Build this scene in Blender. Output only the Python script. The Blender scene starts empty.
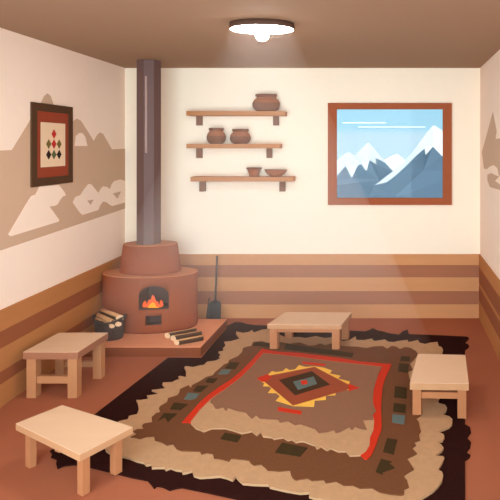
import bpy, bmesh, math, random
from mathutils import Vector
from mathutils.geometry import tessellate_polygon
from math import pi, sin, cos, sqrt
random.seed(4)
C = bpy.context.scene.collection
F = 520.0; EYE = 1.72          # focal length in px (500 px frame), eye height
VX, VY = 366.0, 146.0          # vanishing point of the room's long direction
LX, BY, CZ = -2.41, 5.2, 2.5   # left wall, back wall, ceiling
FY = 0.6                       # where the side walls begin

def srgb(h):
    h = h.lstrip('#'); c = [int(h[i:i+2], 16)/255 for i in (0, 2, 4)]
    return [x/12.92 if x <= .04045 else ((x+.055)/1.055)**2.4 for x in c]

# ---------- unprojection of measured points on to the planes of the room
def G(px, py, z=0.0):
    Y = F*(EYE-z)/(py-VY); return (X_(px, Y), Y)
def X_(px, Y): return (px-VX)/F*Y
def Z_(py, Y): return EYE-(py-VY)/F*Y
def BK(px, py, Y=BY): return (X_(px, Y), Z_(py, Y))
def LW(px, py, x=LX):
    Y = x*F/(px-VX); return (Y, Z_(py, Y))
RS = .06
def RWx(Y): return 1.14-RS*(BY-Y)
def RW(px, py):
    Y = (1.14-RS*BY)/((px-VX)/F-RS); return (Y, Z_(py, Y))

# ---------- materials
M = {}
def mat(name, hexcol, rough=.85, grain=None, scale=12, amount=.06, bump=0, metal=0, spec=.2, mul=1.0):
    m = bpy.data.materials.new(name); m.use_nodes = True
    nt = m.node_tree; b = nt.nodes['Principled BSDF']
    col = [min(1, c*mul) for c in srgb(hexcol)]
    b.inputs['Roughness'].default_value = rough
    b.inputs['Metallic'].default_value = metal
    b.inputs['Specular IOR Level'].default_value = spec
    b.inputs['Base Color'].default_value = (*col, 1)
    tc = nt.nodes.new('ShaderNodeTexCoord'); mp = nt.nodes.new('ShaderNodeMapping')
    nt.links.new(tc.outputs['Object'], mp.inputs[0])
    if grain == 'x': mp.inputs['Scale'].default_value = (.12, 1, 1)
    if grain == 'y': mp.inputs['Scale'].default_value = (1, .12, 1)
    n = nt.nodes.new('ShaderNodeTexNoise'); n.inputs['Scale'].default_value = scale; n.inputs['Detail'].default_value = 4
    nt.links.new(mp.outputs[0], n.inputs['Vector'])
    r = nt.nodes.new('ShaderNodeValToRGB')
    r.color_ramp.elements[0].position = .3; r.color_ramp.elements[1].position = .7
    r.color_ramp.elements[0].color = (*[c*(1-amount) for c in col], 1)
    r.color_ramp.elements[1].color = (*[min(1, c*(1+amount)) for c in col], 1)
    nt.links.new(n.outputs['Fac'], r.inputs[0]); nt.links.new(r.outputs[0], b.inputs['Base Color'])
    if bump:
        bp = nt.nodes.new('ShaderNodeBump'); bp.inputs['Strength'].default_value = bump; bp.inputs['Distance'].default_value = .01
        nt.links.new(n.outputs['Fac'], bp.inputs['Height']); nt.links.new(bp.outputs[0], b.inputs['Normal'])
    M[name] = m; return m
def emis(name, hexcol, s):
    m = bpy.data.materials.new(name); m.use_nodes = True; nt = m.node_tree; nt.nodes.clear()
    e = nt.nodes.new('ShaderNodeEmission'); o = nt.nodes.new('ShaderNodeOutputMaterial')
    e.inputs[0].default_value = (*srgb(hexcol), 1); e.inputs[1].default_value = s
    nt.links.new(e.outputs[0], o.inputs[0]); M[name] = m; return m

mat('cream_plaster', '#FBEBD2', amount=.008)
mat('side_plaster', '#FCE4CE', amount=.008)
mat('mural_brown', '#D0AD8F', amount=.008)
mat('mural_pale', '#FCE4CE', amount=.008)
mat('ceiling_paint', '#9C7B60', amount=.01)
mat('floor_clay', '#A65F40', amount=.03, scale=3)
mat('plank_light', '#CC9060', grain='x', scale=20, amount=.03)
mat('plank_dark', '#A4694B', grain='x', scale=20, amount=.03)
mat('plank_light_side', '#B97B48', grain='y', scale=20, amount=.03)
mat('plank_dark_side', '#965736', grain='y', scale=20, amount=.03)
mat('hearth_lit', '#E2946A', amount=.03); mat('hearth_shaded', '#82401E', amount=.03)  # one hearth: lit top and shaded front put into the colours
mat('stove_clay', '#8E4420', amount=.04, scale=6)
mat('lit_clay', '#BD7850', amount=.04, scale=6)  # paler stove clay, light on the top faces painted in
mat('soot', '#42302A', amount=.05)
mat('pipe_metal', '#654A43', rough=.55, spec=.3, amount=.02)
mat('pipe_glint', '#A08378', rough=.4, spec=.4)  # paler tone of a highlight painted on the pipe
mat('table_wood', '#DCB490', grain='x', scale=14, amount=.03)
mat('leg_wood', '#B1734A', scale=14, amount=.03)
mat('leg_wood_pale', '#BA7F54', scale=14, amount=.03)
mat('edge_shade', '#BD8B62', amount=.03); mat('edge_shade_dark', '#A0674A', amount=.03)  # tabletop wood darkened, shade on the edges painted in
mat('shelf_wood', '#B67A4C', grain='x', scale=18, amount=.04)
mat('bracket_wood', '#7E543E', amount=.04)
mat('pot_clay', '#98552F', amount=.03)
mat('pot_dark', '#744024', amount=.03)
mat('iron_dark', '#333130', rough=.6, amount=.03)
mat('iron_brown', '#4A403A', rough=.6, amount=.03)
mat('bucket_dark', '#3F302A', rough=.7, amount=.05)
mat('bark', '#4A2F1B', amount=.15, scale=60, bump=.2)
mat('split_wood', '#CB9560', amount=.06, scale=40)
mat('cut_wood', '#F0C99C', amount=.04, scale=60)
mat('rug_black', '#2E1511', amount=.06, scale=60, bump=.3, spec=.02)
mat('shag_tan', '#B78D67', amount=.05, scale=26, bump=.3, spec=.02)
mat('rug_brown', '#6E452C', amount=.04, scale=60, bump=.2, spec=.02)
mat('rug_field', '#8A6048', amount=.03, scale=60, bump=.2, spec=.02)
mat('wool_red', '#C4351F', amount=.03, scale=60, spec=.02)
mat('wool_green', '#40301C', amount=.05, scale=60, spec=.02)
mat('wool_teal', '#5F6962', amount=.05, scale=60, spec=.02)
mat('wool_yellow', '#E9B14C', amount=.03, scale=60, spec=.02)
mat('wool_rust', '#94482F', amount=.03, scale=60, spec=.02)
mat('wool_dark', '#46301F', amount=.03, scale=60, spec=.02)
mat('window_wood', '#A05635', amount=.03)
mat('frame_dark', '#533722', amount=.03)
mat('art_red', '#964128', amount=.03)
mat('art_cream', '#EBCBA6', amount=.01)
mat('art_crimson', '#BC2A22'); mat('art_olive', '#76612F'); mat('art_black', '#2C1A14'); mat('art_green', '#5E6140')
mat('lamp_rim', '#54392C', rough=.6)
mat('snow', '#FFF5EA', amount=.01, scale=.05, mul=.46)
mat('rock', '#7E93A4', amount=.02, scale=.05, mul=.30)
mat('cloud_white', '#E6F5FC', amount=.005, scale=.05, mul=.42)
emis('lamp_glow', '#FFFFFF', 64); emis('flame_orange', '#F4602A', 1.1); emis('flame_yellow', '#FBA81C', 1.2)

# glass
g = bpy.data.materials.new('window_glass'); g.use_nodes = True; nt = g.node_tree; nt.nodes.clear()
o_ = nt.nodes.new('ShaderNodeOutputMaterial'); mx = nt.nodes.new('ShaderNodeMixShader')
tr = nt.nodes.new('ShaderNodeBsdfTransparent'); gl = nt.nodes.new('ShaderNodeBsdfGlossy'); gl.inputs['Roughness'].default_value = .05
mx.inputs[0].default_value = .006
nt.links.new(tr.outputs[0], mx.inputs[1]); nt.links.new(gl.outputs[0], mx.inputs[2]); nt.links.new(mx.outputs[0], o_.inputs[0])
M['window_glass'] = g
# hazy air lit by the lamp
v = bpy.data.materials.new('lit_haze'); v.use_nodes = True; nt = v.node_tree; nt.nodes.clear()
o_ = nt.nodes.new('ShaderNodeOutputMaterial'); vs = nt.nodes.new('ShaderNodeVolumeScatter')
vs.inputs['Color'].default_value = (1, .93, .84, 1); vs.inputs['Density'].default_value = .11
vs.inputs['Anisotropy'].default_value = 0.0
tc = nt.nodes.new('ShaderNodeTexCoord'); sp = nt.nodes.new('ShaderNodeSeparateXYZ'); mr = nt.nodes.new('ShaderNodeMapRange'); pw = nt.nodes.new('ShaderNodeValToRGB'); pe = pw.color_ramp.elements
pe[0].position = .05; pe[0].color = (.005,)*3+(1,); pe[1].position = 1; pe[1].color = (.045,)*3+(1,)
for q, c_ in ((.22, .06), (.42, .18), (.62, .17)):
    en = pe.new(q); en.color = (c_,)*3+(1,)
ma = pw
mr.inputs['From Max'].default_value = 2.4
nt.links.new(tc.outputs['Object'], sp.inputs[0]); nt.links.new(sp.outputs['Z'], mr.inputs['Value']); nt.links.new(mr.outputs[0], pw.inputs[0]); nt.links.new(ma.outputs[0], vs.inputs['Density'])
nt.links.new(vs.outputs[0], o_.inputs['Volume']); M['lit_haze'] = v
HAZE = vs

# ---------- mesh helpers
def box(bm, x0, x1, y0, y1, z0, z1, mi=0):
    vs = [bm.verts.new((x, y, z)) for x in (x0, x1) for y in (y0, y1) for z in (z0, z1)]
    for q in ((0,1,3,2),(4,6,7,5),(0,4,5,1),(2,3,7,6),(0,2,6,4),(1,5,7,3)):
        f = bm.faces.new([vs[i] for i in q]); f.material_index = mi
    return vs
def prism(bm, bot, top, mi=0):
    a = [bm.verts.new(p) for p in bot]; b = [bm.verts.new(p) for p in top]; n = len(a)
    fs = [bm.faces.new(a[::-1]), bm.faces.new(b)]
    for i in range(n): fs.append(bm.faces.new((a[i], a[(i+1) % n], b[(i+1) % n], b[i])))
    for f in fs: f.material_index = mi
    return fs
def slab(bm, pts, z0, z1, mi=0):
    prism(bm, [(x, y, z0) for x, y in pts], [(x, y, z1) for x, y in pts], mi)
def xz(bm, pts, y0, y1, mi=0):     # outline in the x/z plane, thickness along y
    prism(bm, [(x, y0, z) for x, z in pts], [(x, y1, z) for x, z in pts], mi)
def wallpoly(bm, pts, fx, t0, t1, mi=0):   # outline in the y/z plane on a side wall
    prism(bm, [(fx(y)+t0, y, z) for y, z in pts], [(fx(y)+t1, y, z) for y, z in pts], mi)
def lathe(bm, prof, cx, cy, sy=1.0, n=40, mis=None):
    rings = []
    for r, z in prof:
        rings.append([bm.verts.new((cx+r*cos(2*pi*k/n), cy+sy*r*sin(2*pi*k/n), z)) for k in range(n)])
    for i in range(len(rings)-1):
        for k in range(n):
            f = bm.faces.new((rings[i][k], rings[i][(k+1) % n], rings[i+1][(k+1) % n], rings[i+1][k])); f.smooth = True
            if mis: f.material_index = mis[i]
    f = bm.faces.new(rings[0][::-1]); f.material_index = mis[0] if mis else 0
    f = bm.faces.new(rings[-1]); f.material_index = mis[-1] if mis else 0
def tube(bm, p0, p1, r0, r1=None, n=14, mi=0, bark=None):
    p0, p1 = Vector(p0), Vector(p1); r1 = r0 if r1 is None else r1
    d = (p1-p0).normalized(); up = Vector((0, 0, 1)) if abs(d.z) < .95 else Vector((1, 0, 0))
    u = d.cross(up).normalized(); w = u.cross(d)
    offs = [(u*cos(2*pi*k/n)+w*sin(2*pi*k/n)) for k in range(n)]
    A = [bm.verts.new(p0+q*r0-(d*q.y*r0*.9 if bark else d*0)) for q in offs]
    B = [bm.verts.new(p1+(u*cos(2*pi*k/n)+w*sin(2*pi*k/n))*r1) for k in range(n)]
    for k in range(n):
        f = bm.faces.new((A[k], A[(k+1) % n], B[(k+1) % n], B[k])); f.material_index = bark(offs[k]) if bark else mi; f.smooth = True
    f = bm.faces.new(A[::-1]); f.material_index = 2 if bark else mi
    f = bm.faces.new(B); f.material_index = 2 if bark else mi
def obj(name, bm, mats, parent=None, loc=None, bevel=0, seg=2, tri=True):
    if not isinstance(mats, (list, tuple)): mats = [mats]
    bmesh.ops.recalc_face_normals(bm, faces=bm.faces[:])
    if tri:
        big = [f for f in bm.faces if len(f.verts) > 4]
        if big: bmesh.ops.triangulate(bm, faces=big, ngon_method='EAR_CLIP')
    off = Vector(loc) if loc is not None else (Vector(parent['_w']) if parent and '_w' in parent else Vector((0, 0, 0)))
    bmesh.ops.translate(bm, verts=bm.verts[:], vec=-off)
    me = bpy.data.meshes.new(name); bm.to_mesh(me); bm.free()
    for m in mats: me.materials.append(M[m])
    o = bpy.data.objects.new(name, me); C.objects.link(o)
    if parent: o.parent = parent
    elif loc is not None: o.location = loc
    if parent: o['_w'] = list(off)
    elif loc is not None: o['_w'] = list(loc)
    if bevel:
        b = o.modifiers.new('bevel', 'BEVEL'); b.width = bevel; b.segments = seg; b.limit_method = 'ANGLE'; b.angle_limit = .6
    return o
def tag(o, label, cat, group=None, kind=None):
    if label: o['label'] = label
    if cat: o['category'] = cat
    if group: o['group'] = group
    if kind: o['kind'] = kind
    return o
def struct(o): o['kind'] = 'structure'; return o
def empty(name, loc, label, cat, group=None):
    o = bpy.data.objects.new(name, None); C.objects.link(o); o.location = loc; o['_w'] = list(loc); o.empty_display_size = .1
    return tag(o, label, cat, group)
def NB(): return bmesh.new()

# ================= the room =================
b = NB(); box(b, -2.55, 1.3, FY, BY+.15, -.1, 0); struct(obj('floor', b, 'floor_clay'))
b = NB(); box(b, -2.55, 1.3, FY, BY+.15, CZ, CZ+.1); struct(obj('ceiling', b, 'ceiling_paint'))
# back wall with the window opening
wx0, wz1 = BK(332.2, 106); wx1, wz0 = BK(447.5, 201.5)
b = NB()
box(b, -2.55, wx0, BY, BY+.15, 0, CZ); box(b, wx1, 1.3, BY, BY+.15, 0, CZ)
box(b, wx0, wx1, BY, BY+.15, 0, wz0); box(b, wx0, wx1, BY, BY+.15, wz1, CZ)
struct(obj('wall_back', b, 'cream_plaster'))
# left wall with its painted landscape
b = NB(); box(b, LX-.14, LX, FY, BY, 0, CZ)
fl = lambda y: LX
hill = [(-160,160),(-60,158),(-20,151),(0,150.6),(11.7,150),(31,118),(35,113),(40.3,104),(44,96),(47.3,93.4),(50.5,96),(53.3,104),(59,116),(66,128),(73,121.5),(76.7,118.6),(80.6,120.7),
        (88,132),(93.6,141),(97,135),(100,132.4),(103,134),(107,141),(111.8,149.3),(124.9,148.8),(124.9,208.5),(0,250.6),(-160,304)]
wallpoly(b, [LW(*p) for p in hill], fl, 0, .002, 1)
pale = [[(74.4,146),(75.4,136),(79,133),(82,133),(85,137),(87,146)],
        [(7.8,234.5),(10.4,236.3),(58.5,221.5),(58.6,219.5),(49,206.4),(54,206),(57,204.5),(60,199.4),(63,196),(65.5,195.5),(64,192),(58.5,185),(39,186.4),(37,191),(35,194.7),(31,196),(28.6,199.4)],
        [(72.4,202.4),(75,197),(80,195),(84,189),(88,184),(91,184.4),(94,188),(98,193),(101,188),(103,186.4),(107,187),(109.5,189.5),(111.5,184),(114,181),(120,179.4),(124.9,181),
         (124.9,202.4),(112,206),(109,204.5),(106,202),(102.6,201.6),(100,205),(98,210),(82,215),(79,212)]]
for p in pale: wallpoly(b, [LW(*q) for q in p], fl, .002, .004, 2)
for p in ([(86.8,200.6),(93,199.6),(90,205)], [(112.4,193.4),(120.4,191.4),(117,198.6)]): wallpoly(b, [LW(*q) for q in p], fl, .004, .006, 1)
struct(obj('wall_left', b, ['side_plaster', 'mural_brown', 'mural_pale']))
# right wall, slightly out of square, with its painting
b = NB()
slab(b, [(RWx(FY), FY), (RWx(BY), BY), (1.3, BY), (1.3, FY)], 0, CZ)
main_ = [(493,112),(496.7,131),(495.5,139),(510,137),(516,128),(524,120),(540,150),(545,185),(510,178),(499,175.5),(497.5,168),(493.6,165),(490,166.5),(487,169),(484,168.7),(482,152),(486,138)]
curl = [(487.6,174.7),(491,173),(495,175),(499,176.5),(495,181),(500,184.5),(520,190),(520,197),(500,190),(490,187),(487.5,180)]
for p in (main_, curl): wallpoly(b, [RW(*q) for q in p], RWx, -.002, 0, 1)
struct(obj('wall_right', b, ['side_plaster', 'mural_brown']))
# plank panelling round the foot of the walls
STS = {'back': (0, .14, .27, .41, .53, .64), 'left': (0, .155, .235, .39, .50, .64), 'right': (0, .18, .32, .36, .514, .64)}
for nm, kind in (('trim_1', 'left'), ('trim_2', 'back'), ('trim_3', 'right')):
    b = NB()
    for i, (z0, z1) in enumerate(zip(STS[kind], STS[kind][1:])):
        mi = i % 2; z0 += .0015
        if kind == 'left': box(b, LX, LX+.012, FY, BY, z0, z1, mi)
        elif kind == 'back': box(b, LX+.012, 1.14, BY-.012, BY, z0, z1, mi)
        else: slab(b, [(RWx(FY), FY), (RWx(BY-.012), BY-.012), (RWx(BY-.012)-.012, BY-.012), (RWx(FY)-.012, FY)], z0, z1, mi)
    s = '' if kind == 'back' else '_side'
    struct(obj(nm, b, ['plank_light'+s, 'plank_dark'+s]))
# window
o = None
b = NB()
X0, Z1 = BK(327.8, 103, BY-.03); X1, Z0 = BK(451.8, 205, BY-.03)
x0, z1 = BK(336.8, 109.2, BY-.03); x1, z0 = BK(443, 198, BY-.03)
for a in ((X0, X1, z1, Z1), (X0, X1, Z0, z0), (X0, x0, z0, z1), (x1, X1, z0, z1)):
    box(b, a[0], a[1], BY-.03, BY+.0, a[2], a[3])
for a in ((wx0, wx1, z1+.012, wz1), (wx0, wx1, wz0, z0-.012), (wx0, x0-.012, z0-.012, z1+.012), (x1+.012, wx1, z0-.012, z1+.012)):
    box(b, a[0], a[1], BY+.0, BY+.08, a[2], a[3])
w = struct(obj('window_1', b, 'window_wood'))
b = NB(); box(b, x0-.012, x1+.012, BY+.03, BY+.036, z0-.012, z1+.012); p = obj('pane', b, 'window_glass', w)

# ================= outside the window =================
def relief(name, verts, faces, D, scale_d, mats, ridge, label, group):
    """verts: (px, py, push) - points of a mountain face; ridge: indices of the skyline, left to right."""
    b = NB(); vs = []
    for (px, py, k) in verts:
        Y = D*(1+k*scale_d); vs.append(b.verts.new((X_(px, Y), Y, Z_(py, Y))))
    for idx, mi in faces:      # cut into triangles on the traced outline
        for tri in tessellate_polygon([[Vector((verts[i][0], verts[i][1], 0)) for i in idx]]):
            try: f = b.faces.new([vs[idx[j]] for j in tri]); f.material_index = mi
            except ValueError: pass
    base_z = min(v.co.z for v in vs)
    back = [b.verts.new((vs[i].co.x*1.25, vs[i].co.y*1.35, base_z)) for i in ridge]
    for a in range(len(ridge)-1):
        b.faces.new((vs[ridge[a]], back[a], back[a+1], vs[ridge[a+1]]))
    c = Vector((sum(v.co.x for v in vs)/len(vs), sum(v.co.y for v in vs)/len(vs), base_z))
    # keep authored normals, triangulate big faces
    big = [f for f in b.faces if len(f.verts) > 3]
    bmesh.ops.triangulate(b, faces=big, ngon_method='EAR_CLIP')
    o = obj(name, b, mats, None, c, tri=False)
    return tag(o, label, 'mountain', group)
# left mountain: skyline, snow hem, rock facets
V = [(230,200,.5),(300,178,.6),(325,170,.7),(345.6,153.2,.9),(349,152,.92),(355.8,154.8,.9),(367,143.2,1),(368.4,142.6,1),(370,143.6,1),(382.8,159,.85),(393,171.2,.72),   # 0-10 skyline
     (230,215,.4),(300,190,.45),(336.6,176.4,.5),(345.6,165.6,.62),(351.6,178,.45),(358,165.4,.62),(361,163.6,.64),(366.6,171.4,.55),(369.4,160,.66),(376.6,164.8,.74),(375.6,158,.78),(385,162.4,.78), # 11-22 hem
     (379.2,179.8,.40),(386,198,.1),(230,300,0),(386,300,-.1),(420,198,.45),(430,300,.3)]
Fc = [((0,11,12,1),0),((1,12,13,2),0),((2,13,14,3),0),((3,14,15,16,4),0),((4,16,17,5),0),((5,17,18,19,6),0),((6,19,7),0),((7,19,20,21,8),0),((8,21,22,9),0),((9,22,10),0),
      ((11,25,26,24,23,19,18,17,16,15,14,13,12),1),((19,23,20),1),((20,23,10,22,21),1),((10,23,24,27),1),((24,26,28,27),1)]
relief('mountain', V, Fc, 230, .35, ['snow', 'rock'], [0,1,2,3,4,5,6,7,8,9,10,27], 'left mountain through the window, jagged snow cap over grey blue rock', 'mountains seen through the window')
# right mountain
V = [(375,185,.2),(393,171.2,.4),(406,160.6,.6),(417,146,.8),(428,131,.97),(433,125.4,1),(435,125.8,1),(443,131,.95),(475,152,.8),(540,190,.5),
     (386,182.5,.2),(395,176,.3),(407,165,.45),(417,155,.6),(424.6,148.4,.7),(425.6,155,.66),(433,146.6,.66),(442,156,.66),(475,170,.6),(540,205,.35),
     (423,171,.28),(393,198,-.12),(350,230,-.1),(350,300,-.35),(440,300,-.4),(540,300,-.3)]
Fc = [((0,10,11,1),0),((1,11,12,2),0),((2,12,13,3),0),((3,13,14,4),0),((4,14,15,16,5),0),((5,16,6),0),((6,16,17,7),0),((7,17,18,8),0),((8,18,19,9),0),
      ((0,22,21,20,16,15,14,13,12,11,10),1),((16,20,21,24,25,19,18,17),1),((22,23,24,21),1)]
relief('mountain', V, Fc, 170, .35, ['snow', 'rock'], [0,1,2,3,4,5,6,7,8,9], 'tall right mountain through the window with a long snowy ridge', 'mountains seen through the window')
# snowy peak between them, farther off
V = [(330,190,.4),(372,166,.8),(385,158.4,.9),(395,154.4,1),(398,154.4,1),(406,160.6,.9),(425,172,.8),(470,195,.4),(330,300,0),(396,300,-.2),(470,300,0)]
Fc = [((0,8,9,3,2,1),0),((3,9,4),0),((4,9,10,7,6,5),0)]
relief('mountain', V, Fc, 420, .3, ['snow'], [0,1,2,3,4,5,6,7], 'small all-white peak in the gap between the two larger mountains', 'mountains seen through the window')
# thin clouds
def cloud(px0, px1, py, h, D, label):
    b = NB(); a = X_(px0, D); c = X_(px1, D); z = Z_(py, D); r = h/2/F*D
    bmesh.ops.create_icosphere(b, subdivisions=3, radius=1)
    L = (c-a)/2-r
    for v in b.verts:
        s = 1 if v.co.x > 0 else -1
        v.co = Vector((v.co.x*r+s*L*min(1, abs(v.co.x)*8), v.co.y*r*3, v.co.z*r))
    for f in b.faces: f.smooth = True
    bmesh.ops.translate(b, verts=b.verts[:], vec=(((a+c)/2), D, z))
    tag(obj('cloud', b, 'cloud_white', None, ((a+c)/2, D, z)), label, 'cloud', 'thin clouds outside the window')
cloud(342.4, 386, 123, 2.2, 600, 'upper thin streak of cloud in the window, above the left mountain')
cloud(358, 425.5, 127.2, 2.0, 600, 'lower longer streak of cloud in the window, reaching towards the right peak')

# ================= ceiling lamp and its beam =================
LCx, LCy = -.661, 3.306
t = empty('ceiling_lamp', (LCx, LCy, CZ), 'oval white glowing ceiling lamp with a dark brown rim and small bulb', 'lamp')
b = NB(); lathe(b, [(.203, CZ), (.205, 2.47), (.202, 2.462), (.19, 2.462)], LCx, LCy, .65, 56); obj('rim', b, 'lamp_rim', t)
b = NB(); lathe(b, [(.196, 2.4625), (.199, 2.459), (.15, 2.457), (.02, 2.456)], LCx, LCy, .65, 56); obj('diffuser', b, 'lamp_glow', t)
b = NB(); lathe(b, [(.03, 2.455)]+[(.044*cos(a), 2.43-.044*sin(a)) for a in [x*pi/2/8-.3 for x in range(0, 10)]][:9], LCx, LCy, 1, 24); obj('bulb', b, 'lamp_glow', t)
b = NB(); n = 96
def se(v, e): return math.copysign(abs(v)**e, v)
tp = [(LCx+.2*se(cos(2*pi*k/n), .8), LCy+.128*se(sin(2*pi*k/n), .8), 2.45) for k in range(n)]
bt = [(-.75+1.33*se(cos(2*pi*k/n), .4), 3.70+.70*se(sin(2*pi*k/n), .4), .06) for k in range(n)]
prism(b, bt, tp)
tag(obj('light_beam', b, 'lit_haze', None, (-.75, 3.72, .06)), 'pale cone of hazy light spreading down from the ceiling lamp', 'light beam', None, 'stuff')

# ================= shelves and pots =================
SH = []
def shelf(x0, x1, yt, yb, br, ybr, label):
    Yf = BY-.15
    a, zt = BK(x0, yt, Yf); c, zb = BK(x1, yb, Yf)
    t = empty('wall_shelf', ((a+c)/2, BY, zb), label, 'shelf', 'wooden shelves on the back wall')
    b = NB(); box(b, a, c, Yf, BY, zb, zt); obj('shelf_board', b, 'shelf_wood', t, bevel=.003)
    for p, q in br:
        xa, _ = BK(p, 0, BY-.05); xb, _ = BK(q, 0, BY-.05); zz = Z_(ybr, BY-.05)
        b = NB(); m = (xb-xa)
        box(b, xa, xb, BY-.05, BY, zz, zb)
        obj('bracket', b, 'bracket_wood', t)
    return zt
z_s1 = shelf(186.2, 285, 111, 115.5, [(196, 201.2), (273, 278.4)], 125.3, 'top wooden wall shelf carrying one large round pot')
z_s2 = shelf(186.2, 279.8, 143.8, 148.3, [(196, 201.2), (266.4, 271.6)], 158, 'middle wooden wall shelf carrying two round clay pots')
z_s3 = shelf(190.3, 293.5, 177, 181.6, [(199.2, 204.7), (279.3, 284.8)], 191.5, 'bottom wooden wall shelf carrying two open bowls')
PY = BY-.15/2+.0
def pot(px0, px1, rx0, rx1, ytop, ybase, zb, name, label, grp):
    k = F/PY; cx = X_((px0+px1)/2, PY); R = (px1-px0)/2/k; r = (rx1-rx0)/2/k; H = (ybase-ytop)/k
    R = min(R, 1); sy = min(1, .07/R)
    P = [(R*.62, 0), (R*.80, .08), (R*.93, .20), (R*.99, .33), (R, .42), (R*.985, .5), (R*.93, .60), (R*.84, .69), (r*.92, .77), (r*.86, .82), (r*.90, .85), (r*.99, .87), (r, .92), (r*.98, 1.0), (r*.84, 1.0), (r*.78, .86), (r*.8, .8)]
    mi = [1,1,1,1,1,0,0,0,0,1,1,1,1,1,1,1]
    b = NB(); lathe(b, [(a, zb+z*H) for a, z in P], cx, PY, sy, 48, mi)
    tag(obj(name, b, ['pot_clay', 'pot_dark'], None, (cx, PY, zb)), label, 'pot', grp)
pot(252.4, 280.1, 255.4, 277.2, 93.8, 111, z_s1, 'clay_pot', 'large wide clay pot standing alone at the right of the top shelf', 'round clay pots on the shelves')
pot(206.9, 225.8, 209.3, 224.1, 128, 143.8, z_s2, 'clay_pot', 'left and narrower of the two clay pots on the middle shelf', 'round clay pots on the shelves')
pot(230, 250.7, 232.3, 248.8, 129, 143.8, z_s2, 'clay_pot', 'right and wider of the two clay pots on the middle shelf', 'round clay pots on the shelves')
k = F/PY
def bowl(px0, px1, ytop, ybase, prof, mi, label):
    cx = X_((px0+px1)/2, PY); R = (px1-px0)/2/k; H = (ybase-ytop)/k
    b = NB(); lathe(b, [(R*a, z_s3+z*H) for a, z in prof], cx, PY, min(1, .07/R), 48, mi)
    tag(obj('clay_bowl', b, ['pot_clay', 'pot_dark'], None, (cx, PY, z_s3)), label, 'bowl', 'open clay bowls on the bottom shelf')
bowl(246.2, 261.8, 168, 177, [(.6,0),(.66,.3),(.76,.6),(.84,.8),(.98,.86),(1,1),(.88,1),(.74,.8),(.5,.12)], [0,0,0,1,1,1,1,1], 'small deep clay bowl with flared rim on the bottom shelf')
bowl(264.4, 287.2, 170, 177, [(.4,0),(.55,.12),(.78,.42),(.92,.75),(.985,.93),(1,1),(.93,1),(.8,.6),(.4,.16)], [0,0,0,0,1,1,1,1], 'wide shallow clay bowl at the right of the bottom shelf')

# ================= wall hanging =================
ax = LX+.014; KA = (LX+.014)/-2.38
t = empty('wall_art', (LX, 3.965, 1.73), 'dark framed wall picture with red mat and small coloured diamonds', 'picture')
b = NB()
ys = [KA*y for y in (3.705, 3.766, 4.167, 4.224)]; zs = [EYE+KA*(z-EYE) for z in (1.425, 1.485, 1.976, 2.035)]
for y0, y1, z0_, z1_ in ((ys[0], ys[3], zs[0], zs[1]), (ys[0], ys[3], zs[2], zs[3]), (ys[0], ys[1], zs[1], zs[2]), (ys[2], ys[3], zs[1], zs[2])):
    box(b, LX+.002, ax, y0, y1, z0_, z1_)
obj('picture_frame', b, 'frame_dark', t)
b = NB(); box(b, LX+.002, ax-.006, ys[1], ys[2], zs[1], zs[2]); obj('mat_board', b, 'art_red', t)
b = NB(); box(b, ax-.006, ax-.004, 3.813*KA, 4.122*KA, EYE+KA*(1.563-EYE), EYE+KA*(1.896-EYE))
def dia(y, z, mi, hy=.031, hz=.037): prism(b, [(ax-.004, y-hy, z), (ax-.004, y, z-hz), (ax-.004, y+hy, z), (ax-.004, y, z+hz)], [(ax-.0025, y-hy, z), (ax-.0025, y, z-hz), (ax-.0025, y+hy, z), (ax-.0025, y, z+hz)], mi)
dia(3.972*KA, 1.812, 1)
for y, m_ in ((3.906, 2), (3.972, 1), (4.039, 2)): dia(y*KA, 1.735, m_)
for y, m_ in ((3.906, 3), (3.972, 4), (4.039, 3)): dia(y*KA, 1.654, m_)
for y in (3.939*KA, 4.0055*KA): box(b, ax-.004, ax-.003, y-.01, y+.01, 1.733, 1.737, 2); box(b, ax-.004, ax-.003, y-.01, y+.01, 1.652, 1.656, 3)
obj('picture_print', b, ['art_cream', 'art_crimson', 'art_olive', 'art_black', 'art_green'], t)

# ================= hearth and stove =================
HP = [(LX+.014, 4.243), (-1.35, 4.243), (-1.318, 4.93), (LX+.014, 4.93)]
th_ = empty('hearth', (-1.9, 4.6, 0), 'low terracotta hearth platform in the corner under the clay stove', 'hearth')
b = NB(); slab(b, HP, 0, .074); obj('plinth', b, 'hearth_shaded', th_)
b = NB(); slab(b, HP, .074, .08); obj('lit_top', b, 'hearth_lit', th_)  # thin layer carrying the painted light of the hearth top
SX, SY = -1.973, 4.76
t = empty('clay_stove', (SX, SY, .08), 'rounded brown clay stove with dark pipe, arched firebox and stepped top', 'stove')
k = F/4.53
fx = X_(152.85, 4.53); fw = (167-138.7)/2/k; fz0 = Z_(310, 4.53); fz1 = Z_(286.5, 4.53); fs = Z_(296, 4.53)
dw = .065; dz0 = Z_(325.3, 4.53); dz1 = Z_(316.3, 4.53)
b = NB(); lathe(b, [(.418, .08), (.426, .10), (.426, .566)], SX, SY, .54, 96)
body = obj('stove_body', b, ['stove_clay', 'soot'], t)
def cut(target, cb):
    bmesh.ops.recalc_face_normals(cb, faces=cb.faces[:])
    me = bpy.data.meshes.new('c'); cb.to_mesh(me); cb.free()
    me.materials.append(M['stove_clay']); me.materials.append(M['soot'])
    co = bpy.data.objects.new('c', me); C.objects.link(co)
    md = target.modifiers.new('cut', 'BOOLEAN'); md.operation = 'DIFFERENCE'; md.object = co; md.solver = 'EXACT'
    bpy.context.view_layer.update()
    dg = bpy.context.evaluated_depsgraph_get()
    nm = bpy.data.meshes.new_from_object(target.evaluated_get(dg))
    target.modifiers.clear(); target.data = nm
    bpy.data.objects.remove(co)
tw = Vector(t['_w'])
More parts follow.
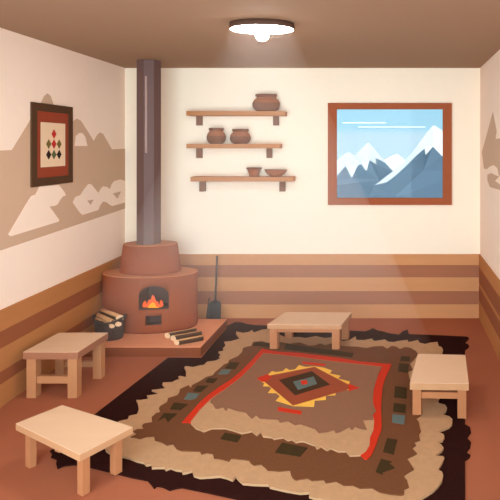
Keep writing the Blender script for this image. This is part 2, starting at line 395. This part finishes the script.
arch = [(fx-fw, fz0), (fx+fw, fz0), (fx+fw, fs)]+[(fx+fw*cos(a), fs+(fz1-fs)*sin(a)) for a in [pi*i/16 for i in range(1, 16)]]+[(fx-fw, fs)]
cb = NB(); xz(cb, arch, 4.3, 4.74, 1); cut(body, cb)
cb = NB(); box(cb, fx-dw, fx+dw, 4.3, 4.62, dz0, dz1, 1); cut(body, cb)
for p in body.data.polygons:
    c = p.center+tw; n = p.normal
    ell = ((c.x-SX)/.426)**2+((c.y-SY)/(.426*.54))**2
    p.material_index = 1 if (ell < .975 and .1 < c.z < .55) else 0
b = NB(); lathe(b, [(.426, .5665), (.424, .572), (.415, .574)], SX, SY, .54, 96); obj('lit_ledge', b, 'lit_clay', t)  # thin cap carrying the painted light on the body's top
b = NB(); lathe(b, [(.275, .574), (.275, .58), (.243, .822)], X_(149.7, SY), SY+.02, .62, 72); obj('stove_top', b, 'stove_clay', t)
b = NB(); lathe(b, [(.243, .8225), (.241, .828), (.236, .829)], X_(149.7, SY), SY+.02, .62, 72); obj('lit_ledge', b, 'lit_clay', t)  # same painted light on the upper step
px_ = X_(148, SY)
b = NB(); R = .111
ring = [(px_+R*cos(a+pi/8*0+.0), SY+.02+R*sin(a)) for a in [2*pi*i/8 for i in range(8)]]
slab(b, ring, .825, CZ); obj('stove_pipe', b, 'pipe_metal', t, bevel=.004)
b = NB(); xs = X_(145.6, SY-.09); box(b, xs-.010, xs+.010, SY-.088, SY-.068, Z_(153, 4.68), Z_(76, 4.68)); obj('pipe_glint', b, 'pipe_glint', t, bevel=.004)  # slim raised strip in place of the pipe's highlight
# fire
Yq = 4.60
t2 = empty('fire', (fx, Yq+.02, fz0), 'small orange and yellow fire burning in the stove mouth', 'fire')
def flame(name, pts, y0, y1, m_):
    b = NB(); P = [BK(x, y, y0) for x, y in pts]; cx = sum(p[0] for p in P)/len(P)
    P = [(x, max(z, fz0+.001)) for x, z in P]
    xz(b, P, y0, y1); obj(name, b, m_, t2, bevel=.003)
flame('outer_flame', [(142.8,310.5),(142.2,305),(143.3,302.5),(144.2,301.5),(145,305),(146.3,306.5),(147.2,303),(148.2,300.3),(149.2,301),(150.2,302),(151.2,298.5),(151.8,295.8),(153.2,298.3),(154.2,301.3),(155,303),(155.8,302),(156.6,303),(157.6,306),(158.8,306),(159.6,303.5),(159.8,300.8),(161.3,303),(162,306),(161.2,309),(160.4,310.5)], Yq, Yq+.035, 'flame_orange')
flame('inner_flame', [(147.2,310.5),(147.8,307.5),(149.4,304.8),(152,302.5),(154,303.5),(155.4,306),(156.4,307.6),(158.6,306.8),(158.6,310.5)], Yq-.014, Yq-.002, 'flame_yellow')

# ---------- logs
def log(p0, p1, r, rot, label, grp):
    b = NB()
    p0 = Vector(p0); p1 = Vector(p1); mid = (p0+p1)/2
    tube(b, p0, p1, r, r*1.05, 16, bark=lambda q: 1 if q.z > rot else 0)
    return tag(obj('log', b, ['bark', 'split_wood', 'cut_wood'], None, mid), label, 'log', grp)
def g3(px, py, z): x, y = G(px, py, z); return (x, y, z)
H0 = .08
log(g3(167.4, 335.8, H0+.023), g3(196, 330.5, H0+.023), .024, .85, 'rearmost of the three logs lying on the hearth', 'logs lying on the hearth')
log(g3(173.2, 338.3, H0+.022), g3(201.5, 333.6, H0+.022), .024, .75, 'middle of the three logs lying on the hearth', 'logs lying on the hearth')
log(g3(176.6, 342.6, H0+.021), g3(203, 337.6, H0+.021), .022, .6, 'frontmost of the three logs lying on the hearth', 'logs lying on the hearth')
# bucket
BX, BYk = X_(109.6, 4.44), 4.44
t = empty('log_bucket', (BX, BYk, H0), 'dark bucket of firewood on the hearth beside the stove', 'bucket')
b = NB(); n = 40; prof = [(.80, 0), (.86, .02), (.97, .13), (1.0, .145)]
def bz(a, z): return H0+z*(1+.22*(cos(a)**2)) if z > .1 else H0+z
rings = []
for s, z in prof+[(1.09, .15), (1.09, .162), (.95, .160), (.90, .12), (.76, .02)]:
    rings.append([b.verts.new((BX+.132*s*cos(2*pi*k/n), BYk+.088*s*sin(2*pi*k/n), bz(2*pi*k/n, z))) for k in range(n)])
for i in range(len(rings)-1):
    for q in range(n):
        f = b.faces.new((rings[i][q], rings[i][(q+1) % n], rings[i+1][(q+1) % n], rings[i+1][q])); f.smooth = True
b.faces.new(rings[0][::-1]); b.faces.new(rings[-1])
obj('bucket_body', b, 'bucket_dark', t)
def pz(px, py, Y): return (X_(px, Y), Y, Z_(py, Y))
lg = 'logs stacked in the bucket'
log(pz(119.8, 317.8, 4.40), pz(102, 311, 4.49), .0245, .7, 'thick dark-barked log lying topmost in the bucket', lg)
log(pz(118.3, 324.2, 4.37), pz(104, 317.5, 4.46), .020, .95, 'log in the bucket with its pale end just under the thickest end', lg)
log(pz(112.0, 326.3, 4.355), pz(103, 321, 4.42), .017, .6, 'lowest and thinnest log end poking over the bucket rim', lg)
log(pz(113.2, 322.2, 4.395), pz(98, 315.2, 4.47), .020, .3, 'pale split log slanting across the middle of the bucket', lg)
log(pz(107, 323, 4.41), pz(94.8, 318.6, 4.455), .018, .5, 'leftmost pale split log lying against the bucket rim', lg)

# shovel and poker standing behind the hearth
Ys = 5.10
t = empty('fire_shovel', (X_(216, Ys), Ys-.05, 0), 'black fire shovel with a long thin handle leaning on the back wall', 'shovel')
kk = F/Ys
bx0, bx1 = X_(210, Ys), X_(221.9, Ys); cxb = (bx0+bx1)/2; hw = (bx1-bx0)/2; zt = Z_(299.4, Ys); zsft = zt-.05
b = NB()
P = [(bx0, .0), (bx1, .0), (bx1, zsft)]+[(cxb+hw*cos(a), zsft+.05*sin(a)) for a in [pi*i/12 for i in range(1, 12)]]+[(bx0, zsft)]
xz(b, P, Ys-.055, Ys-.045)
for v in b.verts: v.co.y += v.co.z*.12
for xe in (bx0, bx1-.006):
    vs_ = box(b, xe, xe+.006, Ys-.072, Ys-.055, .005, zsft)
    for v in vs_: v.co.y += v.co.z*.12
obj('blade', b, 'iron_dark', t, bevel=.002)
b = NB(); tube(b, (X_(216, Ys), Ys-.05+.12*(zt-.02), zt-.03), (X_(216, Ys), Ys+.035, Z_(258, Ys)), .0095); tube(b, (X_(216, Ys), Ys+.035, Z_(258, Ys)), (X_(216, Ys), Ys+.035, Z_(256.6, Ys)), .011)
obj('handle', b, 'iron_brown', t)
b = NB(); tube(b, (X_(207.3, Ys), Ys-.03, 0), (X_(207.3, Ys), Ys+.06, Z_(299.7, Ys)), .0075)
tag(obj('poker', b, 'iron_brown', None, (X_(207.3, Ys), Ys-.03, 0)), 'short thin iron poker standing just left of the fire shovel', 'poker')

# ================= rugs =================
def pts(L, z): return [G(x, y, z) for x, y in L]
def jag(L, amp, step):    # frays the long edges
    out = []
    for i, p in enumerate(L):
        q = L[(i+1) % len(L)]; d = sqrt((q[0]-p[0])**2+(q[1]-p[1])**2); out.append(p)
        m = int(d/step)
        for j in range(1, m):
            u = j/m; a = amp*random.uniform(-1, 1)
            nx, ny = (q[1]-p[1])/d, -(q[0]-p[0])/d
            out.append((p[0]+(q[0]-p[0])*u+nx*a, p[1]+(q[1]-p[1])*u+ny*a*.6))
    return out
T0, T1, T2, T3, T4, T5, T6, T7 = .008, .020, .025, .028, .031, .034, .037, .040
dark = [(168,357.6),(100,410),(75,430),(60,442),(53,449),(50,450.5),(53,454),(51,456.5),(57,459),(56,463),(57.6,468),(64,465.5),(75,464),(89,466.5),(110,471.5),(132,477),(148,480),(151,483.5),(154.5,488),(157,485.5),
        (163,486.5),(170,489.8),(176,488),(182,487),(200,490.5),(244,500),(300,511.5),(330,516),(400,532),(465,545),(465.2,500),(465,460),(469,457.5),(470.5,455),(466,452),(470,447),(471,442),(467,437.5),
        (471,432),(470,427),(465,424),(465,420),(465,354),(465.2,349.5),(469,346.3),(468.5,344.6),(464.5,342.5),(467,340.5),(469,338),(467,336.5),(440,335.2),(409,334),(407.5,329.5),(403,331),(399,334.5),(391,333.5),(388,333),
        (384,331.5),(378,330.5),(373,328),(369,330),(365,331.3),(350,330.4),(300,328),(268,325.5),(255,325),(247,324),(241,322.2),(235,322),(230,324.5),(227,325.5),(226.5,328.5),(214.5,342),(201.5,357.8)]
b = NB(); slab(b, pts(dark, T0), .0005, T0)
dr = tag(obj('dark_rug', b, 'rug_black', None, (-.6, 3.5, 0)), 'very dark brown rug with frayed edges, lying undermost on the floor', 'rug')
tan = [(128,419),(129,415.8),(137,414),(139,409),(138,402.5),(136.3,399.8),(140,400),(148.5,398.6),(147,395.2),(150,395),(159,393.6),(156,391.5),(151.8,389.8),(158,389.2),(165.5,388),(162.5,384),(163,382.3),(172,382),(176,380),(180.5,378.6),(178.3,376.5),
       (180,375.8),(186,377),(186,370),(184.5,367),(185.5,366),(193,367),(200,365.3),(204,364.8),(207,361.6),(216,360.4),(220.5,358),(219,356),(221.5,354.6),(218.4,351.6),(224,350.5),(223,348),(226,345),(224.3,341.6),(231,341),(240,338.5),(236,333),(236.5,331.4),(243,332.8),(249,331.8),
       (252,329.8),(254,332.4),(262,329.5),(268,329),(285,337),(300,337),(305,338),(316,336),(325,338),(333,337),(343,341),(349,340),(355.6,336.3),(356.5,339.8),(364,340),(372,338.4),(374,341),(385,339.4),(388,341.6),(394,342),(398,341),(407.6,339.8),(408.5,342),(418,340),(419.5,342.6),(425,344),(430,342.6),(437.5,341.8),
       (438.6,346),(441.6,347),(443,349.5),(442.6,352),(441,355),(448,358),(446,364),(450,370),(447,378),(449,386),(440,390.4),(436,393),(440,396),(438,401),(439,403),(445,404.6),(447,407.5),(446,411),(442.4,414),(449,416),(452.4,419),(452,424),(449,427),(440,430.5),(438.6,431.8),(443.6,434),(444.5,437),(442.5,440.5),(436,442),
       (441,444),(443.6,447.6),(442,450.5),(435,455.4),(443,456),(444.4,457.6),(442,463),(438,469.3),(442,471.5),(443.2,475),(442,480.5),(438,486),(433,490.8),(420,499),(395,506),(360,506),(326,499.5),(316,498),(309,496),(310,492),(300,492.6),
       (285,490),(270,486.6),(269,484.4),(255,484),(243,483),(239,479.5),(236,476.2),(233,479.6),(226,477),(220,475.6),(210,476.5),(200,477),(194,475.2),(192.4,470.4),(187,472),(182.6,472.6),(182,470),(176,469.4),(171,467.2),(166,469.2),(164.5,467),(158,467),(152,467.4),(151.4,463.6),(146.4,464.6),(144,462),(137,460.5),(129,457.4),(121,455.5),(112,454),(106,450),(104,444),(108,436),(112,428),(119,421)]
t = empty('patterned_rug', (-.65, 3.4, T0), 'shaggy tan-edged brown rug with a red border and central stepped diamond', 'rug')
b = NB(); slab(b, pts(tan, T1), T0, T1); obj('shag_fringe', b, 'shag_tan', t)
brown = [(252.8,342),(251.4,345.8),(247,346.5),(243,348),(242,352),(238,356),(229,360),(228,363),(224,364.4),(220,368),(215,372),(213,375),(206,377),(200,381),(192,385),(191,388),(188.5,385),(180,389),(179,393),(177,395.3),(168,398),(167,402),(160,406),(159,408),(160.3,411.8),(156,413),(151.6,417),(152,422),(144,423.4),(142,425.3),(143.5,428.7),(137,429),(133,431),(137,434),
         (130.5,436.8),(136,437.4),(140,438.6),(146,436.6),(154,436),(155,440),(162,442),(167,445),(170,444.3),(173,443.8),(177,449),(182,450.6),(200,451),(201.6,454),(207,452.6),(213,453.6),(214,458),(222,459),(229,461),(231,458.2),(240,459),(249,460),(251,463),(254,465),(261,464),(265,467),(268,470),(280,471),(290,470),(291,474),(292.5,477.5),(296,479.8),(300,479),
         (308,478),(312,480.4),(318,480),(324,479.4),(326,482.6),(331,482),(336,481),(340,483),(344,485.2),(353,485),(360,488),(372,487.6),(380,492),(390,494),(400,495),(404,494.3),(404,489),(409,487),(408,483.5),(407,480),(405,478),(404,475.2),(410,471.4),(414,469),(410,463),(407,458.2),(412,456),(417,453.4),(414,450),(412,447.8),(416,445),(414,442),(420,440),
         (419,434),(421,431),(419.4,425),(419,422),(416,418.2),(421,415.4),(422,400),(419,390),(412,384),(409.6,378.6),(408,371.4),(412.6,369.3),(409.8,363),(413.5,360),(418,354),(416,351),(410,347.6),(405,347),(400,349),(396,346.5),(392,345.8),(387,348.6),(383,346),(375,346.2),(366,348),(357,346.6),(346,346.2),(338,345.6),(332,343.4),(325,345),(320,343.4),(314,345.6),(308,345.4),(300,342.4),(290,343.6),(280,342),(268,343),(262,341)]
b = NB(); slab(b, pts(brown, T2), T1, T2); obj('brown_band', b, 'rug_brown', t)
green = [[(230,362),(239.6,362.4),(235,369),(225,368)],[(208,378),(217.6,378.4),(213,383),(205.6,382)],[(197,385.6),(208.4,385.6),(201,392),(193,391)],[(174,402.4),(188,404),(180,410),(170,409)],[(164,413),(177,413.6),(172,418),(168,422),(165,417),(158,420.6)],
         [(255.5,341.6),(270,343),(270,347),(252.6,345.2)],[(286,343.8),(353.6,353),(352,357),(284,349)],[(401,356),(410,356.4),(409.6,361),(400,360.6)],[(399,363),(409,364),(408,372.6),(398,371)],[(395,386),(407,387.6),(406.4,398.4),(394,397)],[(394,403),(406,404.5),(405,413),(393,411)],
         [(387,438),(397,439.6),(393.6,454.4),(383,451.6)],[(381,458.6),(392,461.6),(389,463),(395,467.6),(388,470),(382.4,472),(382.6,474.6),(375.6,471.6)],[(225,432.6),(241.6,435.6),(237,442),(220.4,438.6)],[(282,442.4),(307.6,447.6),(300,456.4),(275,452.4)]]
teal = [[(222,369.3),(231.4,369.6),(227.6,374),(218,374)],[(188,392.6),(199.5,393.6),(196,398),(190,399.6),(184,399)],[(392.6,414),(405,415.5),(404,424),(392,422)]]
for L, m_, nm in ((green, 'wool_green', 'dark_block'), (teal, 'wool_teal', 'teal_block')):
    for q in L:
        b = NB(); slab(b, pts(q, T3), T2, T3); obj(nm, b, m_, t)
red_o = [(181.6,422.4),(190,413),(200,402),(206,396.5),(212,392),(219,387),(230,380),(240,372),(250,362),(256,355.5),(262,348.6),(270,350.4),(278,351.6),(300,353),(340,358),(362,361.6),(391.6,364),(389,370),(386,376),(384,382),(382.4,388),(381.4,398),(381,410),(381.8,426),(380.5,432),(378,438),(376,444),(374,449),(371,455),(367,459),(364,458.4),(360,454.4),
         (346,450),(338,450.4),(331,447),(327,449),(321,445),(317,447.6),(315,444),(309,442),(304,440),(300,440),(296,441),(292,438),(288,439),(283,436),(274,437.6),(272,436),(263,435),(261,431),(257,434),(252,430),(242,432),(235,429.6),(226,427),(212,427),(204,430),(200,428.4),(196,427),(192,423),(187,422)]
b = NB(); slab(b, pts(red_o, T4), T2, T4); obj('red_border', b, 'wool_red', t)
inner = [(191,421.4),(200,409.6),(212,398),(220,392.4),(224,390),(240,378),(252,366),(260,357),(263.6,353),(278,354.4),(300,357),(340,362),(362,364.4),(382,366.8),(379,372),(377,378),(375,384),(373.6,390),(372.8,400),(373.5,405),(376,411),(374,413),(372.6,415.3),(374.2,420),(373.4,430),(370,437),(369.4,445),(366,451),(360,454.8),
         (350,455.4),(346,451),(338,451),(331,447.8),(327,449.8),(321,446),(317,448.6),(315,445),(309,443),(304,441),(300,441),(296,442),(292,439),(288,440),(283,437),(274,438.6),(272,437),(263,436),(261,432),(257,435),(252,431),(242,433),(235,430.6),(226,428),(212,428),(204,431),(200,429.4),(196,428),(191,423)]
b = NB(); slab(b, pts(inner, T5), T2, T5); obj('tan_inner_edge', b, 'shag_tan', t)
field = [(210,402),(212,398.4),(220,392.8),(224,390.3),(240,378.2),(252,366.2),(260,357.2),(263.6,353.2),(278,354.6),(300,357.2),(340,362.2),(362,364.6),(381.8,367),(379,372),(376.8,378),(374.8,384),(373.4,390),(372.6,400),(373.3,405),(375.8,411),(373.8,413),(372.4,415.3),(373.6,419.6),(363,420),(365,425),(367,429.8),(360,428.8),(355,426.6),(352,430),(349,427),(340,432),(336,433),(334,430),(327,432),(319,433),(315,429),(300,424),(295,425),(288,421),(280,422.3),(278,419.6),(268,419),(260,418.6),(256,415),(252,418.4),(249,416),(246,412.4),(236,410.6),(228,407.6),(226,411),(223,407),(218,408.8),(215,408),(213,404)]
b = NB(); slab(b, pts(field, T6), T5, T6); obj('brown_field', b, 'rug_field', t)
yel = [(267.5,375),(272,371),(276,372),(283,371),(286,368),(289.5,370),(295,369.4),(299,365),(305,366.8),(314.6,366.2),(324,367.6),(332,370.4),(329.7,373.5),(340.5,375.6),(338,378.6),(350,381.4),(349,384),(349,389.6),(343,390),(336,391),(335.4,395),(326,395.6),(326,399.6),(314.8,400.4),(314,406.6),(293,405.8),(275.8,400.5),(277.5,397),(279,393.3),(276.6,391.8),(268,392.7),(269,389),(270,386.6),(263,386),(263.5,383),(261.6,381.6)]
yel = [(267.5,375),(272,371),(276,372),(283,371),(286,368),(289.5,370),(295,369.4),(299,365),(305,366.8),(314.6,366.2),(324,367.6),(332,370.4),(329.7,373.5),(340.5,375.6),(338,378.6),(350,381.4),(349,384),(349,389.6),(343,390),(336,391),(335.4,395),(326,395.6),(326,399.6),(314.8,400.4),(314,406.6),(293,405.8),
       (284,403),(275.8,400.5),(280,396),(276.6,393),(268,392.7),(271.5,388),(269,386),(263,386),(264.5,383),(261.6,381.6)]
b = NB(); slab(b, pts(yel, T6+.002), T6, T6+.002); med = obj('stepped_diamond', b, 'wool_yellow', t)
def sub(name, L, dz, m_, par):
    b = NB(); slab(b, pts(L, T6+.002+dz), T6, T6+.002+dz); return obj(name, b, m_, par)
sub('rust_diamond', [(262,379.5),(267,376),(314.6,366.8),(348.6,384.5),(348.6,389),(293,405.4)], .0015, 'wool_rust', med)
sub('red_tip', [(257,378),(267.5,374),(272,377),(266,381.5),(262,381.5)], .0025, 'wool_red', med)
sub('red_tip', [(348.6,383.5),(359,387.6),(348.6,390.6)], .0025, 'wool_red', med)
sub('dark_diamond', [(279,380),(311.7,371),(330,384.4),(295,395.2)], .003, 'wool_dark', med)
sub('teal_square', [(293,381.6),(313.5,376.5),(317,383.7),(298,389.7)], .0045, 'wool_teal', med)
sub('red_centre', [(300.4,380.7),(306.6,379.8),(307.8,383.7),(302,384.8)], .006, 'wool_red', med)
for L in ([(302,361.4),(325,364),(325,366.2),(302.5,363.6)], [(278,406.8),(302,411),(301,414.6),(277.5,410.7)]):
    b = NB(); slab(b, pts(L, T6+.001), T6, T6+.001); obj('red_bar', b, 'wool_red', t)

# ================= tables =================
def lerp(a, b_, u): return (a[0]+(b_[0]-a[0])*u, a[1]+(b_[1]-a[1])*u)
def quad_pt(Q, u, w): return lerp(lerp(Q[0], Q[1], u), lerp(Q[3], Q[2], u), w)
def table(Q, zt, th, lu, lw, inset, feet, label, apron=0, stretch=(), legmat='leg_wood', edge='edge_shade'):
    """Q: top corners front-left, front-right, back-right, back-left; lu, lw: leg width as a share of each side"""
    cx = sum(p[0] for p in Q)/4; cy = sum(p[1] for p in Q)/4
    t = empty('low_table', (cx, cy, min(feet)), label, 'table', 'low wooden tables around the rug')
    b = NB(); slab(b, Q, zt-th, zt-.003)
    obj('shaded_slab', b, edge, t)  # slab under the top, its sides in the painted shade tone
    b = NB(); slab(b, Q, zt-.003, zt); obj('tabletop', b, 'table_wood', t)
    iu, iw = inset
    cells = [(iu, iw), (1-iu-lu, iw), (1-iu-lu, 1-iw-lw), (iu, 1-iw-lw)]
    for (u, w), fz in zip(cells, feet):
        P = [quad_pt(Q, u, w), quad_pt(Q, u+lu, w), quad_pt(Q, u+lu, w+lw), quad_pt(Q, u, w+lw)]
        b = NB(); slab(b, P, fz, zt-th); obj('leg', b, legmat, t, bevel=.0015)
    if apron:
        for (u0, w0, u1, w1) in ((iu+lu, iw+lw*.15, 1-iu-lu, iw+lw*.85), (iu+lu, 1-iw-lw*.85, 1-iu-lu, 1-iw-lw*.15), (iu+lu*.15, iw+lw, iu+lu*.85, 1-iw-lw), (1-iu-lu*.85, iw+lw, 1-iu-lu*.15, 1-iw-lw)):
            P = [quad_pt(Q, u0, w0), quad_pt(Q, u1, w0), quad_pt(Q, u1, w1), quad_pt(Q, u0, w1)]
            b = NB(); slab(b, P, zt-th-apron, zt-th); obj('apron', b, legmat, t)
    for s, z0_, z1_ in stretch:
        w0, w1 = ((iw+lw*.2, iw+lw*.8) if s == 'front' else (1-iw-lw*.8, 1-iw-lw*.2))
        P = [quad_pt(Q, iu+lu, w0), quad_pt(Q, 1-iu-lu, w0), quad_pt(Q, 1-iu-lu, w1), quad_pt(Q, iu+lu, w1)]
        b = NB(); slab(b, P, z0_, z1_); obj('stretcher', b, legmat, t, bevel=.0015)
    return t
za = .32
QA = [G(23, 352, za), G(78, 352, za), G(108, 332.6, za), G(59, 332.6, za)]
table(QA, za, .05, .17, .15, (.04, .03), (0, 0, 0, 0), 'tallest low table, with crossbars, standing by the left wall near the hearth', stretch=(('front', .095, .145), ('rear', .085, .125)), legmat='leg_wood_pale', edge='edge_shade_dark')
zb_ = .235
QB = [G(79.8, 454.4, zb_), G(132.7, 426.9, zb_), G(62.2, 405, zb_), G(15.8, 423.4, zb_)]
table(QB, zb_, .036, .14, .075, (.12, .06), (0, T0, T0, 0), 'nearest low table, set at an angle at the front left corner of the rugs', legmat='leg_wood')
QC = [G(267.2, 324.4, zb_), G(341.4, 324.8, zb_), G(351.6, 312.4, zb_), G(285.4, 312, zb_)]
table(QC, zb_, .038, .10, .14, (.03, .01), (T4-.002, T4-.002, T0, T0), 'long low table at the far edge of the rugs, before the back wall', apron=.03, legmat='leg_wood')
QD = [G(409.9, 382.6, zb_), G(468.8, 383.4, zb_), G(465.3, 354.9, zb_), G(417.9, 353.8, zb_)]
table(QD, zb_, .045, .15, .12, (.04, .03), (T2, 0, 0, T1), 'square-topped low table at the right edge of the rugs', stretch=(('front', .125, .165),), legmat='leg_wood')

# ================= light =================
w = bpy.data.worlds.new('world'); bpy.context.scene.world = w; w.use_nodes = True; nt = w.node_tree; nt.nodes.clear()
out = nt.nodes.new('ShaderNodeOutputWorld'); tc = nt.nodes.new('ShaderNodeTexCoord'); sp = nt.nodes.new('ShaderNodeSeparateXYZ')
nt.links.new(tc.outputs['Generated'], sp.inputs[0])
rp = nt.nodes.new('ShaderNodeValToRGB'); e = rp.color_ramp.elements
mr = nt.nodes.new('ShaderNodeMapRange'); mr.inputs['From Min'].default_value = -.1; mr.inputs['From Max'].default_value = .3
nt.links.new(sp.outputs['Z'], mr.inputs['Value'])
e[0].position = .30; e[0].color = (*srgb('#C9EAFA'), 1)
e[1].position = .335; e[1].color = (*srgb('#ACE1F8'), 1)
e2 = e.new(.315); e2.color = (*srgb('#BFE7F9'), 1)
e3 = e.new(1.0); e3.color = (*srgb('#8FD2F4'), 1)
nt.links.new(mr.outputs[0], rp.inputs[0])
sky = nt.nodes.new('ShaderNodeBackground'); sky.inputs[1].default_value = 1.0; nt.links.new(rp.outputs[0], sky.inputs[0])
fill = nt.nodes.new('ShaderNodeBackground'); fill.inputs[0].default_value = (.82, 1.0, 1.12, 1)
lobe = nt.nodes.new('ShaderNodeMapRange'); lobe.interpolation_type = 'SMOOTHSTEP'      # unseen bright patch added behind the viewer to light the room
lobe.inputs['From Min'].default_value = -.55; lobe.inputs['From Max'].default_value = -.95; lobe.inputs['To Min'].default_value = 3.2; lobe.inputs['To Max'].default_value = 7.2
nt.links.new(sp.outputs['Y'], lobe.inputs['Value']); nt.links.new(lobe.outputs[0], fill.inputs[1])
ms = nt.nodes.new('ShaderNodeMapRange'); ms.inputs['From Min'].default_value = -.35; ms.inputs['From Max'].default_value = .0
nt.links.new(sp.outputs['Y'], ms.inputs['Value'])
mxs = nt.nodes.new('ShaderNodeMixShader'); nt.links.new(ms.outputs[0], mxs.inputs[0]); nt.links.new(fill.outputs[0], mxs.inputs[1]); nt.links.new(sky.outputs[0], mxs.inputs[2])
nt.links.new(mxs.outputs[0], out.inputs[0])

# ================= camera =================
cam = bpy.data.cameras.new('camera'); co = bpy.data.objects.new('camera', cam); C.objects.link(co)
co.location = (0, 0, EYE); co.rotation_euler = (pi/2, 0, 0)
cam.sensor_width = 36; cam.lens = 36*F/500; cam.shift_x = -(VX-250)/500; cam.shift_y = -(250-VY)/500; cam.clip_end = 3000; cam.clip_start = .05
S = bpy.context.scene; S.camera = co
S.view_settings.view_transform = 'Standard'; S.view_settings.look = 'None'; S.view_settings.gamma = 1; S.view_settings.exposure = 0
S.view_settings.use_curve_mapping = False
S.cycles.use_denoising = True; S.cycles.max_bounces = 10; S.cycles.diffuse_bounces = 7; S.cycles.volume_bounces = 2
for o in bpy.data.objects:
    if '_w' in o: del o['_w']
